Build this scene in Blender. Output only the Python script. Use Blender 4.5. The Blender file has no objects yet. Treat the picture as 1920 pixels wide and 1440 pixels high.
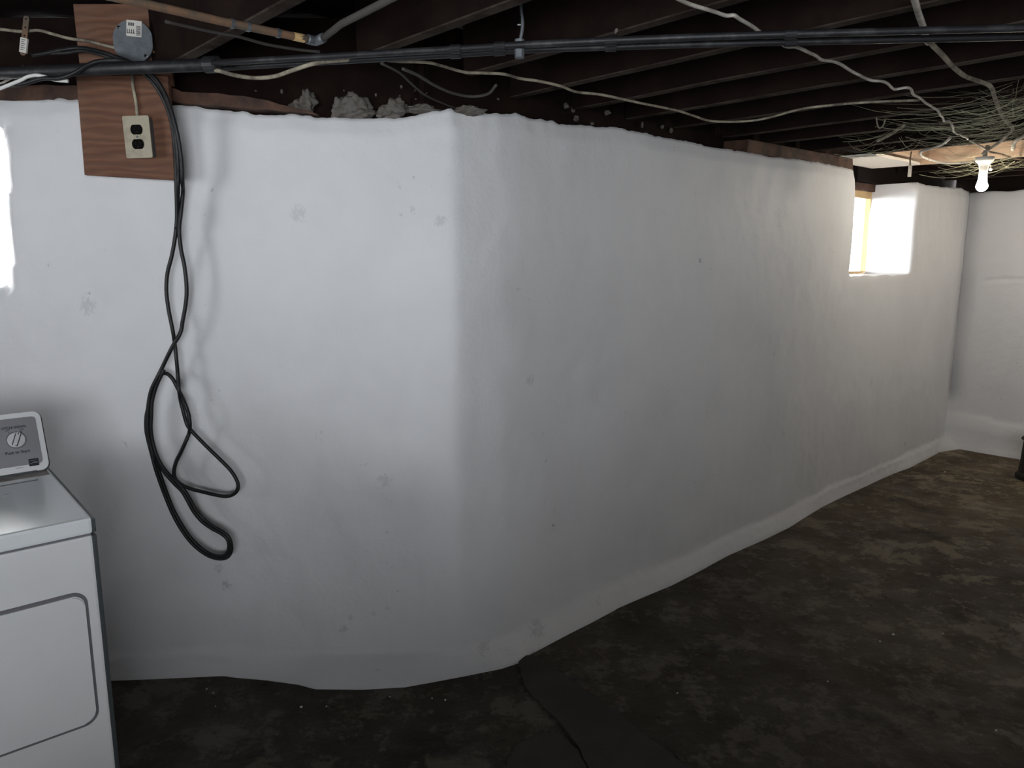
import bpy, bmesh, math, random
from mathutils import Vector, Matrix, noise
random.seed(7)
S = bpy.context.scene
C = S.collection
# ---------------------------------------------------------------- camera
F = 1400.0                       # focal length in pixels of the 1920 px wide frame
PITCH = math.atan(242 / 1400)
CP, SP = math.cos(PITCH), math.sin(PITCH)
H = 1.5                          # eye height above the slab
TH = math.radians(42.3)          # direction of the long wall
CT, ST = math.cos(TH), math.sin(TH)
cd = bpy.data.cameras.new('camera')
cd.sensor_width = 36; cd.lens = F / 1920 * 36; cd.clip_start = 0.05; cd.clip_end = 200
cam = bpy.data.objects.new('camera', cd); C.objects.link(cam)
cam.location = (0, 0, H); cam.rotation_euler = (math.pi / 2 - PITCH, 0, 0)
S.camera = cam
S.view_settings.view_transform = 'Standard'; S.view_settings.look = 'None'
S.view_settings.gamma = 1; S.view_settings.use_curve_mapping = False
S.view_settings.exposure = 0.2
# ---------------------------------------------------------------- world: bright overcast sky
w = bpy.data.worlds.new('sky'); S.world = w; w.use_nodes = True
bg = w.node_tree.nodes['Background']
bg.inputs[0].default_value = (0.97, 0.985, 1.0, 1); bg.inputs[1].default_value = 32.0

def uvp(u, v, z=0.0):            # room grid (u along the long wall, v towards it) -> world
    return Vector((u * CT - v * ST, u * ST + v * CT, z))
def to_uv(x, y):
    return (x * CT + y * ST, -x * ST + y * CT)
U3, V3 = Vector((CT, ST, 0)), Vector((-ST, CT, 0))

def area(name, loc, direction, sx, sy, power, col, spread=math.pi):
    l = bpy.data.lights.new(name, 'AREA'); l.shape = 'RECTANGLE'; l.size = sx; l.size_y = sy
    l.energy = power; l.color = col; l.spread = spread
    o = bpy.data.objects.new(name, l); C.objects.link(o); o.location = loc
    o.rotation_euler = Vector(direction).to_track_quat('-Z', 'Y').to_euler()
    return o
def portal(name, loc, direction, sx, sy):
    o = area(name, loc, direction, sx, sy, 1, (1, 1, 1)); o.data.cycles.is_portal = True
    return o
DAY = (0.95, 0.975, 1.0)
portal('window_portal', uvp(4.96, 2.30, 1.66), -V3, 0.95, 0.62)
portal('window_portal', (-2.05, 2.86, 1.62), (0, -1, 0), 0.85, 0.52)
# daylight through two unseen windows added behind and left of the camera for fill
portal('added_rear_portal', (.0, -1.39, 1.48), (0, 1, 0), 1.7, .96)
portal('added_side_portal', (-2.94, 0.25, 1.50), (1, 0, 0), 0.9, 1.1)
# ---------------------------------------------------------------- pixel helpers (calibration of real distances)
def ray(px, py):
    x = (px - 960) / F; y = -(py - 720) / F
    return Vector((x, CP + y * SP, -SP + y * CP))
def atz(px, py, z):
    a = ray(px, py); s = (z - H) / a.z
    return Vector((a.x * s, a.y * s, z))
def aty(px, py, Y):
    a = ray(px, py); s = Y / a.y
    return Vector((a.x * s, Y, H + a.z * s))
def atv(px, py, v):
    a = ray(px, py); s = v / (-a.x * ST + a.y * CT)
    return Vector((a.x * s, a.y * s, H + a.z * s))
def proj(p):
    x, y, z = p[0], p[1], p[2] - H
    d = y * CP - z * SP; up = y * SP + z * CP
    return 960 + F * x / d, 720 - F * up / d

# ---------------------------------------------------------------- object helpers
def link(name, bm, mat, parent=None, smooth=False, mats=None):
    me = bpy.data.meshes.new(name)
    bmesh.ops.recalc_face_normals(bm, faces=bm.faces) if not smooth == 'keep' else None
    bm.to_mesh(me); bm.free()
    for m in (mats or [mat]): me.materials.append(m)
    if smooth:
        for p in me.polygons: p.use_smooth = True
    o = bpy.data.objects.new(name, me); C.objects.link(o)
    if parent: o.parent = parent
    return o
def tag(o, label, cat, group=None):
    o['label'] = label; o['category'] = cat
    if group: o['group'] = group
    return o
def thing(name, label, cat, group=None, loc=(0, 0, 0), rz=0):
    o = bpy.data.objects.new(name, None); C.objects.link(o)
    o.location = loc; o.rotation_euler = (0, 0, rz)
    return tag(o, label, cat, group)
def structure(o): o['kind'] = 'structure'; return o

def box(bm, x0, x1, y0, y1, z0, z1, bevel=0, M=None, mat=0):
    r = bmesh.ops.create_cube(bm, size=1)
    vs = r['verts']
    for v in vs:
        v.co = Vector((x0 + (v.co.x + .5) * (x1 - x0), y0 + (v.co.y + .5) * (y1 - y0), z0 + (v.co.z + .5) * (z1 - z0)))
    fs = list({f for v in vs for f in v.link_faces})
    for f in fs: f.material_index = mat
    if bevel:
        es = list({e for v in vs for e in v.link_edges})
        r = bmesh.ops.bevel(bm, geom=es, offset=bevel, segments=2, affect='EDGES', profile=.6)
        vs = list({v for f in r['faces'] for v in f.verts} | {v for v in vs if v.is_valid})
    if M is not None:
        for v in vs: v.co = M @ v.co
    return vs
def smooth_path(pts, n=8):
    P = [Vector(p) for p in pts]
    if len(P) < 3: return P
    P = [P[0] * 2 - P[1]] + P + [P[-1] * 2 - P[-2]]
    out = []
    for i in range(1, len(P) - 2):
        a, b, c, d = P[i - 1:i + 3]
        for k in range(n):
            t = k / n
            out.append(0.5 * ((2 * b) + (c - a) * t + (2 * a - 5 * b + 4 * c - d) * t * t + (3 * b - a - 3 * c + d) * t ** 3))
    out.append(P[-2])
    return out
def tube(bm, pts, r, seg=8, cap=True, mat=0):
    n = len(pts); rings = []
    up = Vector((0, 0, 1)); prev = None
    for i, p in enumerate(pts):
        t = (pts[min(i + 1, n - 1)] - pts[max(i - 1, 0)])
        t = t.normalized() if t.length > 1e-9 else Vector((0, 0, 1))
        if prev is None:
            a = t.orthogonal().normalized()
        else:
            a = (prev - t * prev.dot(t))
            a = a.normalized() if a.length > 1e-6 else t.orthogonal().normalized()
        prev = a; b = t.cross(a)
        rr = r(i / max(n - 1, 1)) if callable(r) else r
        rings.append([bm.verts.new(p + (a * math.cos(2 * math.pi * k / seg) + b * math.sin(2 * math.pi * k / seg)) * rr) for k in range(seg)])
    for i in range(n - 1):
        for k in range(seg):
            f = bm.faces.new((rings[i][k], rings[i][(k + 1) % seg], rings[i + 1][(k + 1) % seg], rings[i + 1][k])); f.material_index = mat
    if cap:
        bm.faces.new(rings[0][::-1]).material_index = mat; bm.faces.new(rings[-1]).material_index = mat
def lathe(bm, prof, seg=24, M=Matrix.Identity(4), mat=0):
    rings = []
    for r, z in prof:
        if r < 1e-6: rings.append([bm.verts.new(M @ Vector((0, 0, z)))])
        else: rings.append([bm.verts.new(M @ Vector((r * math.cos(2 * math.pi * k / seg), r * math.sin(2 * math.pi * k / seg), z))) for k in range(seg)])
    for a, b in zip(rings, rings[1:]):
        for k in range(seg):
            if len(a) == 1 and len(b) == 1: continue
            if len(a) == 1: q = (a[0], b[k], b[(k + 1) % seg])
            elif len(b) == 1: q = (a[k], a[(k + 1) % seg], b[0])
            else: q = (a[k], a[(k + 1) % seg], b[(k + 1) % seg], b[k])
            bm.faces.new(q).material_index = mat
def prism(bm, poly, d0, d1, M, mat=0):       # polygon in local x,y, extruded along local z from d0 to d1
    a = [bm.verts.new(M @ Vector((x, y, d0))) for x, y in poly]
    b = [bm.verts.new(M @ Vector((x, y, d1))) for x, y in poly]
    n = len(poly)
    for f in ([a[::-1]], [b]): bm.faces.new(f[0]).material_index = mat
    for i in range(n): bm.faces.new((a[i], a[(i + 1) % n], b[(i + 1) % n], b[i])).material_index = mat
def rrect(x0, x1, y0, y1, r, n=5):
    out = []
    for cx, cy, a in ((x1 - r, y1 - r, 0), (x0 + r, y1 - r, 90), (x0 + r, y0 + r, 180), (x1 - r, y0 + r, 270)):
        for k in range(n + 1):
            t = math.radians(a + 90 * k / n); out.append((cx + r * math.cos(t), cy + r * math.sin(t)))
    return out

# ---------------------------------------------------------------- materials
def mat(name, col, rough=.6, metal=0, spec=.5, bump=None, vary=None, coat=0):
    m = bpy.data.materials.new(name); m.use_nodes = True
    nt = m.node_tree; b = nt.nodes['Principled BSDF']
    b.inputs['Base Color'].default_value = (*col, 1); b.inputs['Roughness'].default_value = rough
    b.inputs['Metallic'].default_value = metal; b.inputs['Specular IOR Level'].default_value = spec
    b.inputs['Coat Weight'].default_value = coat
    tc = nt.nodes.new('ShaderNodeTexCoord')
    if vary:                                  # (scale, second colour, low, high)
        n = nt.nodes.new('ShaderNodeTexNoise'); n.inputs['Scale'].default_value = vary[0]; n.inputs['Detail'].default_value = 6
        n.inputs['Roughness'].default_value = .65
        r = nt.nodes.new('ShaderNodeMapRange'); r.inputs[1].default_value = vary[2]; r.inputs[2].default_value = vary[3]
        mx = nt.nodes.new('ShaderNodeMix'); mx.data_type = 'RGBA'
        mx.inputs[6].default_value = (*col, 1); mx.inputs[7].default_value = (*vary[1], 1)
        nt.links.new(tc.outputs['Object'], n.inputs['Vector']); nt.links.new(n.outputs['Fac'], r.inputs[0])
        nt.links.new(r.outputs[0], mx.inputs[0]); nt.links.new(mx.outputs[2], b.inputs['Base Color'])
    if bump:                                  # (scale, distance)
        n = nt.nodes.new('ShaderNodeTexNoise'); n.inputs['Scale'].default_value = bump[0]; n.inputs['Detail'].default_value = 5
        bp = nt.nodes.new('ShaderNodeBump'); bp.inputs['Distance'].default_value = bump[1]
        nt.links.new(tc.outputs['Object'], n.inputs['Vector']); nt.links.new(n.outputs['Fac'], bp.inputs['Height'])
        nt.links.new(bp.outputs[0], b.inputs['Normal'])
    return m

def N(nt, kind, **kw):
    n = nt.nodes.new(kind)
    for k, v in kw.items():
        if k.startswith('i_'): n.inputs[k[2:].replace('_', ' ')].default_value = v
        elif k.startswith('n'): n.inputs[int(k[1:])].default_value = v
        else: setattr(n, k, v)
    return n
def mixc(nt, fac, a, b):
    m = nt.nodes.new('ShaderNodeMix'); m.data_type = 'RGBA'
    for sock, val in ((0, fac), (6, a), (7, b)):
        if isinstance(val, (tuple, float, int)):
            m.inputs[sock].default_value = (*val, 1) if isinstance(val, tuple) else val
        else: nt.links.new(val, m.inputs[sock])
    return m.outputs[2]
def mrange(nt, src, a, b, c=0., d=1.):
    r = nt.nodes.new('ShaderNodeMapRange'); r.inputs[1].default_value = a; r.inputs[2].default_value = b
    r.inputs[3].default_value = c; r.inputs[4].default_value = d; nt.links.new(src, r.inputs[0]); return r.outputs[0]
def nz(nt, vec, scale, detail=5, rough=.6, stretch=None):
    if stretch:
        mp = nt.nodes.new('ShaderNodeMapping'); mp.inputs['Scale'].default_value = stretch
        nt.links.new(vec, mp.inputs['Vector']); vec = mp.outputs[0]
    n = nt.nodes.new('ShaderNodeTexNoise'); n.inputs['Scale'].default_value = scale
    n.inputs['Detail'].default_value = detail; n.inputs['Roughness'].default_value = rough
    nt.links.new(vec, n.inputs['Vector']); return n.outputs['Fac']

def wall_mat():
    m = bpy.data.materials.new('white_masonry_paint'); m.use_nodes = True; nt = m.node_tree
    b = nt.nodes['Principled BSDF']; tc = nt.nodes.new('ShaderNodeTexCoord').outputs['Object']
    c = mixc(nt, mrange(nt, nz(nt, tc, 1.6, 4), .4, .65), (.74, .745, .765), (.68, .685, .705))
    # thin spots where the old grey wall grins through, small and rare
    s = mrange(nt, nz(nt, tc, 26, 3, .7), .66, .74)
    s2 = mrange(nt, nz(nt, tc, 3.2, 3), .56, .64)
    mu = nt.nodes.new('ShaderNodeMath'); mu.operation = 'MULTIPLY'; nt.links.new(s, mu.inputs[0]); nt.links.new(s2, mu.inputs[1])
    c = mixc(nt, mu.outputs[0], c, (.33, .34, .36))
    for (x, y, Yd, r, dark) in ((410,1066,2.505,.028,.30),(424,1097,2.505,.034,.22),(645,1180,2.50,.028,.38),(700,1152,2.50,.020,.40),(658,1160,2.50,.02,.42),(720,902,2.505,.045,.45),(600,822,2.505,.04,.45),(168,575,2.48,.05,.45),(826,412,2.51,.035,.42),(1000,715,2.69,.05,.42),(905,1215,2.56,.05,.45),(560,400,2.505,.05,.5),(1010,1180,2.70,.07,.42),(1130,1125,2.93,.06,.42)):
        P = aty(x, y, Yd)
        vm = nt.nodes.new('ShaderNodeVectorMath'); vm.operation = 'DISTANCE'; nt.links.new(tc, vm.inputs[0]); vm.inputs[1].default_value = P
        a = mrange(nt, vm.outputs['Value'], r * .3, r * 1.3, .22, -.25)
        ad_ = nt.nodes.new('ShaderNodeMath'); ad_.operation = 'ADD'; nt.links.new(a, ad_.inputs[0]); nt.links.new(nz(nt, tc, 85, 4, .75, (1, 1, .6)), ad_.inputs[1])
        c = mixc(nt, mrange(nt, ad_.outputs[0], .60, .72, 0, .42), c, (dark, dark, dark * 1.04))
    nt.links.new(c, b.inputs['Base Color'])
    b.inputs['Roughness'].default_value = .55; b.inputs['Specular IOR Level'].default_value = .35
    ad = nt.nodes.new('ShaderNodeMath'); ad.operation = 'MULTIPLY_ADD'
    nt.links.new(nz(nt, tc, 70, 4, .6), ad.inputs[0]); ad.inputs[1].default_value = .25
    nt.links.new(nz(nt, tc, 14, 5, .6), ad.inputs[2])
    bp = nt.nodes.new('ShaderNodeBump'); bp.inputs['Distance'].default_value = .006; bp.inputs['Strength'].default_value = .6
    nt.links.new(ad.outputs[0], bp.inputs['Height']); nt.links.new(bp.outputs[0], b.inputs['Normal'])
    return m
def floor_mat():
    m = bpy.data.materials.new('stained_brown_concrete'); m.use_nodes = True; nt = m.node_tree
    b = nt.nodes['Principled BSDF']; tc = nt.nodes.new('ShaderNodeTexCoord').outputs['Object']
    c = mixc(nt, mrange(nt, nz(nt, tc, 1.1, 6, .62), .36, .64), (.028, .022, .015), (.058, .047, .033))
    c = mixc(nt, mrange(nt, nz(nt, tc, 3.4, 9, .76), .52, .57, 0, .8), c, (.115, .10, .078))
    c = mixc(nt, mrange(nt, nz(nt, tc, 9, 9, .78), .55, .61, 0, .7), c, (.12, .105, .088))
    c = mixc(nt, mrange(nt, nz(nt, tc, 2.3, 5, .6, (1, 1.4, 1)), .56, .68, 0, .85), c, (.016, .012, .009))
    c = mixc(nt, mrange(nt, nz(nt, tc, 22, 4, .6), .64, .70, 0, .8), c, (.016, .012, .010))
    # warm lamp glow put into the colour: concrete paler towards the far end
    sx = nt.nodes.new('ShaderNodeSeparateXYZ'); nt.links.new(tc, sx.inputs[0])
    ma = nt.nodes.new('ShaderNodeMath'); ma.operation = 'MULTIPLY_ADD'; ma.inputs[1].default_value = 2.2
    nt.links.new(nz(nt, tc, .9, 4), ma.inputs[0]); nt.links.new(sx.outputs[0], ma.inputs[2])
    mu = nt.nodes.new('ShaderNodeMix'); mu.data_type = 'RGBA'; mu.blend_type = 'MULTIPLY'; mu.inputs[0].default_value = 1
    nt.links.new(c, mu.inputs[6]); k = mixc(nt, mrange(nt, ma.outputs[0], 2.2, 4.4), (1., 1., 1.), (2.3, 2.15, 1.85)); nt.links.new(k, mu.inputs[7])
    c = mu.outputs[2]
    nt.links.new(c, b.inputs['Base Color'])
    nt.links.new(mrange(nt, nz(nt, tc, 5, 5), .35, .65, .55, .85), b.inputs['Roughness'])
    b.inputs['Specular IOR Level'].default_value = .3
    bp = nt.nodes.new('ShaderNodeBump'); bp.inputs['Distance'].default_value = .012
    nt.links.new(nz(nt, tc, 11, 8, .65), bp.inputs['Height']); nt.links.new(bp.outputs[0], b.inputs['Normal'])
    return m
def ply_mat():
    m = bpy.data.materials.new('fir_plywood'); m.use_nodes = True; nt = m.node_tree
    b = nt.nodes['Principled BSDF']; tc = nt.nodes.new('ShaderNodeTexCoord').outputs['Object']
    wv = nt.nodes.new('ShaderNodeTexWave'); wv.wave_type = 'BANDS'; wv.bands_direction = 'Z'
    wv.inputs['Scale'].default_value = 9; wv.inputs['Distortion'].default_value = 9; wv.inputs['Detail'].default_value = 3
    wv.inputs['Detail Scale'].default_value = 1.1; wv.inputs['Detail Roughness'].default_value = .5
    mp = nt.nodes.new('ShaderNodeMapping'); mp.inputs['Scale'].default_value = (.45, 1, 1.4)
    nt.links.new(tc, mp.inputs['Vector']); nt.links.new(mp.outputs[0], wv.inputs['Vector'])
    c = mixc(nt, mrange(nt, wv.outputs['Fac'], .1, .9), (.165, .072, .038), (.12, .050, .026))
    c = mixc(nt, mrange(nt, nz(nt, tc, 60, 4, .6, (.15, 1, 1)), .45, .65, 0, .5), c, (.10, .038, .020))
    c = mixc(nt, mrange(nt, nz(nt, tc, 4, 4), .5, .7, 0, .35), c, (.17, .11, .08))
    nt.links.new(c, b.inputs['Base Color']); b.inputs['Roughness'].default_value = .7
    bp = nt.nodes.new('ShaderNodeBump'); bp.inputs['Distance'].default_value = .001
    nt.links.new(wv.outputs['Fac'], bp.inputs['Height']); nt.links.new(bp.outputs[0], b.inputs['Normal'])
    return m
M_wall = wall_mat(); M_floor = floor_mat(); M_ply = ply_mat()
M_joist = mat('old_dark_joist_wood', (.017, .010, .008), .9, spec=.08, bump=(30, .002), vary=(5, (.010, .006, .005), .4, .6))
M_joist_edge = mat('dusty_lit_joist_edge', (.070, .056, .046), .95, spec=.1, bump=(40, .002), vary=(9, (.032, .022, .018), .42, .6))  # dust plus window light from below, put into the underside colour
M_fresh = mat('tan_softwood', (.72, .52, .36), .7, bump=(40, .001), vary=(6, (.58, .36, .23), .4, .65))
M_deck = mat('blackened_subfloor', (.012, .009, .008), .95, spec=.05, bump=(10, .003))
M_sill = mat('brown_sill_wood', (.10, .048, .030), .8, bump=(25, .003), vary=(8, (.035, .018, .012), .4, .6))
M_mortar = mat('grey_mortar', (.13, .12, .11), .9, bump=(40, .004), vary=(15, (.12, .105, .09), .4, .6))
M_patch = mat('smooth_new_mortar', (.044, .042, .035), .8, bump=(8, .002), vary=(2.5, (.027, .026, .022), .4, .6))
M_cord = mat('black_rubber', (.012, .012, .013), .42, spec=.3, bump=(90, .0006), vary=(14, (.03, .03, .03), .5, .7))
M_pipe = mat('black_iron_pipe', (.022, .022, .025), .5, .3, bump=(60, .0008), vary=(12, (.065, .065, .068), .52, .7))
M_rust = mat('rusty_conduit', (.20, .11, .062), .8, bump=(50, .001), vary=(16, (.10, .08, .06), .42, .6))
M_dustcable = mat('dusty_cloth_cable', (.40, .36, .27), .85, bump=(80, .001), vary=(18, (.12, .10, .08), .4, .65))
M_greycable = mat('grey_metal_cable', (.50, .47, .42), .6, .1, bump=(120, .001), vary=(20, (.26, .23, .20), .45, .65))
M_darkcable = mat('dim_old_cable', (.06, .055, .05), .85, bump=(80, .001))
M_white = mat('white_cable_jacket', (.72, .72, .70), .5)
M_enamel = mat('white_enamel', (.80, .81, .83), .28, coat=.3, vary=(3, (.77, .78, .80), .4, .6))
M_enamel_top = mat('white_enamel_lid', (.80, .85, .88), .25, coat=.3)
M_grime = mat('lint_grime', (.33, .31, .30), .9, vary=(30, (.20, .18, .17), .4, .6))
M_panel = mat('brushed_silver_panel', (.52, .52, .55), .35, .6, vary=(2, (.46, .46, .50), .4, .6))
M_dark = mat('dark_side_steel', (.05, .06, .065), .5)
M_groove = mat('grey_gasket', (.15, .15, .165), .6)
M_ink = mat('black_print', (.02, .02, .035), .5)
M_greyink = mat('faded_grey_print', (.30, .30, .33), .5)
M_knob = mat('light_plastic_knob', (.60, .60, .62), .3, coat=.3)
M_chrome = mat('chrome', (.8, .8, .82), .12, 1)
M_galv = mat('galvanised_steel', (.17, .19, .21), .5, .45, bump=(60, .0008), vary=(14, (.11, .125, .14), .4, .6))
M_sticker = mat('white_sticker', (.62, .60, .55), .6)
M_plate = mat('ivory_plate', (.40, .36, .27), .5, vary=(25, (.30, .26, .19), .5, .68))
M_outlet = mat('black_receptacle', (.004, .003, .003), .6, spec=.05)
M_hole = mat('slot_black', (.002, .002, .002), .9)
M_porc = mat('white_porcelain', (.75, .73, .66), .3)
M_sash = mat('yellow_pine_sash', (.62, .42, .20), .5)
M_pale = mat('pale_painted_board', (.82, .76, .68), .6)
M_web = mat('dusty_cobweb', (.42, .40, .27), .9)
M_stone = mat('dark_rough_iron', (.018, .014, .010), .8, bump=(30, .006))
M_grime2 = 0
M_stonewall = mat('bare_foundation_stone', (.36, .34, .32), .9, bump=(8, .01), vary=(4, (.26, .24, .22), .4, .6))
M_ground = mat('bright_gravel', (.55, .54, .52), .9)
M_fleck = mat('white_paint_fleck', (.75, .73, .66), .6)
m = bpy.data.materials.new('clear_pane'); m.use_nodes = True; nt = m.node_tree
nt.nodes.remove(nt.nodes['Principled BSDF'])
t_ = nt.nodes.new('ShaderNodeBsdfTransparent'); t_.inputs[0].default_value = (.98, .985, .98, 1)
g_ = nt.nodes.new('ShaderNodeBsdfGlossy'); g_.inputs['Roughness'].default_value = .03
mx_ = nt.nodes.new('ShaderNodeMixShader'); mx_.inputs[0].default_value = .06
nt.links.new(t_.outputs[0], mx_.inputs[1]); nt.links.new(g_.outputs[0], mx_.inputs[2])
nt.links.new(mx_.outputs[0], nt.nodes['Material Output'].inputs[0])
M_glass = m
def dim_pane(name, k):
    m = bpy.data.materials.new(name); m.use_nodes = True; nt = m.node_tree
    nt.nodes.remove(nt.nodes['Principled BSDF']); t = nt.nodes.new('ShaderNodeBsdfTransparent')
    t.inputs[0].default_value = (k * .98, k * .99, k, 1); nt.links.new(t.outputs[0], nt.nodes['Material Output'].inputs[0]); return m
M_rear = dim_pane('rear_dim_pane', .66); M_side = dim_pane('side_dim_pane', .60)      # tint that dims the added windows, applied on both faces: squares
m = bpy.data.materials.new('glowing_bulb'); m.use_nodes = True
b_ = m.node_tree.nodes['Principled BSDF']; b_.inputs['Base Color'].default_value = (.9, .88, .8, 1)
b_.inputs['Emission Color'].default_value = (1, .90, .74, 1); b_.inputs['Emission Strength'].default_value = 150
M_bulb = m
M_bulb2 = m.copy(); M_bulb2.node_tree.nodes['Principled BSDF'].inputs['Emission Strength'].default_value = 310

# ---------------------------------------------------------------- long wall (left stretch, bend, right stretch)
FLOOR_PX = [(200,1274),(330,1268),(400,1264),(440,1270),(500,1275),(560,1283),(590,1291),(680,1292),(760,1287),(860,1268),(940,1252),(975,1240),(996,1224),(1105,1169),(1160,1138),(1260,1096),(1320,1066),(1367,1040),(1430,1012),(1480,988),(1560,939),(1640,898),(1705,877),(1762,847),(1790,843),(1808,841)]
toe_line = [Vector((-2.95, 2.44)), Vector((-1.8, 2.45))] + [atz(x, y, 0).xy for x, y in FLOOR_PX]
toe_line.append(uvp(6.60, 1.80).xy)
TOP_PX = [(-60,176),(0,178),(60,182),(140,186),(330,198),(400,204),(470,211),(530,216),(560,215),(590,221),(625,219),(660,222),(700,222),(740,221),(770,216),(800,210),(835,203),(848,200),(856,207),(880,209),(940,213),(970,212),(1000,221),(1040,226),(1060,231),(1120,238),(1150,236),(1200,247),(1250,258),(1290,263),(1330,274),(1400,284),(1450,293),(1500,299),(1560,308),(1600,317),(1640,340),(1650,338),(1716,339),(1740,347),(1780,352),(1806,352),(1815,358),(1830,361)]
def lerp_table(T, x):
    if x <= T[0][0]: return T[0][1]
    for (a, ya), (b, yb) in zip(T, T[1:]):
        if x <= b: return ya + (yb - ya) * (x - a) / (b - a)
    return T[-1][1]
ctrl = [(-2.95,2.47),(-2.4,2.48),(-1.45,2.475),(-1.0,2.505),(-.5,2.502),(-.19,2.512),(-.03,2.612),(.07,2.70)]
ctrl += [tuple(uvp(u, v).xy) for u, v in ((2.2,1.952),(2.9,1.95),(3.5,1.945),(3.9,1.94),(4.5,1.96),(5.0,1.95),(5.6,1.94),(6.1,1.95),(6.38,1.957),(6.66,2.01))]
ctrl = [Vector(c) for c in ctrl]
STEP = .0135
raw = []
for a, b in zip(ctrl, ctrl[1:]):
    n = max(1, round((b - a).length / STEP))
    raw += [a + (b - a) * (k / n) for k in range(n)]
raw.append(ctrl[-1])
path = []
for i in range(len(raw)):
    acc = Vector((0, 0)); wt = 0
    for k in range(-5, 6):
        j = min(max(i + k, 0), len(raw) - 1); wgt = math.exp(-k * k / 5); acc += raw[j] * wgt; wt += wgt
    path.append(acc / wt)
path[0] = raw[0]; path[-1] = raw[-1]
def inward(i):
    t = path[min(i + 1, len(path) - 1)] - path[max(i - 1, 0)]
    return Vector((t.y, -t.x)).normalized()
def seg_hit(p, d, a, b):
    e = b - a; den = d.x * e.y - d.y * e.x
    if abs(den) < 1e-9: return None
    s = ((a.x - p.x) * e.y - (a.y - p.y) * e.x) / den
    k = ((a.x - p.x) * d.y - (a.y - p.y) * d.x) / den
    return s if -1e-6 <= k <= 1 + 1e-6 and -.1 < s < .3 else None
toes = []
for i, p in enumerate(path):
    d = inward(i); best = None
    for a, b in zip(toe_line, toe_line[1:]):
        s = seg_hit(p, d, a, b)
        if s is not None and (best is None or s < best): best = s
    toes.append(.045 if best is None else max(.02, best))
tops = []
for p in path:
    lo, hi = 1.6, 2.4
    for _ in range(26):
        mid = (lo + hi) / 2; X, Y = proj((p.x, p.y, mid))
        if Y > lerp_table(TOP_PX, X): lo = mid
        else: hi = mid
    tops.append(min(2.05, max(1.88, (lo + hi) / 2)))
nn = noise.noise
def lumps(p, z):
    q = Vector((p.x * 2.1, p.y * 2.1, z * 1.5)); q2 = Vector((p.x * 6.5, p.y * 6.5, z * 4.2 + 9)); q3 = Vector((p.x * 17, p.y * 17, z * 14))
    u = to_uv(p.x, p.y)[0]
    amp = 1.0 if u < 1.45 else .45
    return amp * (.020 * nn(q) + .0105 * nn(q2)) + .0030 * nn(q3) * (amp + .3)
NZ = 138
bm = bmesh.new(); grid = []
WIN1 = (4.50, 5.385, 1.372)      # u0, u1, sill height; open to the wall top
WIN2 = (-2.48, -1.645, 1.385, 1.885)
for i, p in enumerate(path):
    d = inward(i); col = []; u = to_uv(p.x, p.y)[0]; toe = toes[i]
    rag = .006 * nn(Vector((i * .45, 3, 1))) + .006 * nn(Vector((i * .11, 8, 1)))
    ztop = tops[i] + rag
    prof = [(-.04, toe), (0, toe), (.012, toe * .93), (.03, toe * .72), (.048, toe * .5), (.063, toe * .28 + .004), (.074, .008), (.086, .002)]
    for z, off in prof:
        off += (.35 * lumps(p, z) + .004 * nn(Vector((p.x * 16, p.y * 16, z * 40))) + .0025 * nn(Vector((p.x * 38, p.y * 38, z * 70)))) * (1 if z > .01 else 0)
        col.append(bm.verts.new((p.x + d.x * off, p.y + d.y * off, z)))
    for k in range(1, NZ + 1):
        z = .086 + (ztop - .086) * k / NZ
        off = lumps(p, z)
        if k > NZ - 4: off -= .004 * (k - NZ + 4) * .8          # rounded top arris
        col.append(bm.verts.new((p.x + d.x * off, p.y + d.y * off, z)))
    for back in (.06, .16, .30):
        col.append(bm.verts.new((p.x - d.x * back, p.y - d.y * back, ztop + .01 * nn(Vector((i * .2, back * 20, 0))))))
    grid.append(col)
for a, b in zip(grid, grid[1:]):
    for k in range(len(a) - 1):
        c = (a[k].co + b[k + 1].co) / 2; u, v = to_uv(c.x, c.y)
        wob = .012 * nn(Vector((c.z * 6, u * 5, 2)))
        in1 = WIN1[0] + wob - .05 * (c.z - 1.5) < u < WIN1[1] + wob * .6 + .03 * (c.z - 1.7) and c.z > WIN1[2] + .010 * nn(Vector((u * 7, 0, 5))) and k < 400
        e2 = -1.678 + .03 * (c.z - 1.385) / .5 + .5 * wob 
        in2 = WIN2[0] < c.x < e2 and c.y < 2.9 and c.x < 0 and WIN2[2] < c.z < WIN2[3] + .03
        if in1 or in2: continue
        bm.faces.new((a[k], b[k], b[k + 1], a[k + 1]))
for v in [v for v in bm.verts if not v.link_faces]: bm.verts.remove(v)
# window reveals: push the hole borders outwards through the thickness of the wall
def reveal(test, out, du, dz):
    es = [e for e in bm.edges if e.is_boundary and all(test(v.co) for v in e.verts)]
    for step, sc in ((.02, .10), (.08, .35), (.2, 1)):
        r = bmesh.ops.extrude_edge_only(bm, edges=es)
        vs = [g for g in r['geom'] if isinstance(g, bmesh.types.BMVert)]
        for v in vs: v.co += out * step
        es = [g for g in r['geom'] if isinstance(g, bmesh.types.BMEdge) and all(x in set(vs) for x in g.verts)]
def soften(test, out, it=14, pushes=(.020, .0115, .0055, .002)):
    be = [e for e in bm.edges if e.is_boundary and all(test(v.co) for v in e.verts)]
    ring = {v for e in be for v in e.verts}; nb = {v: [e.other_vert(v) for e in v.link_edges if e in set(be)] for v in ring}
    for _ in range(it):
        new = {v: (v.co * .5 + (nb[v][0].co + nb[v][1].co) * .25) for v in ring if len(nb[v]) == 2}
        for v, c in new.items(): v.co = c
    done = set(); cur = ring
    for push in pushes:
        for v in cur: v.co += out * push
        done |= cur
        cur = {e.other_vert(v) for v in cur for e in v.link_edges} - done
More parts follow.
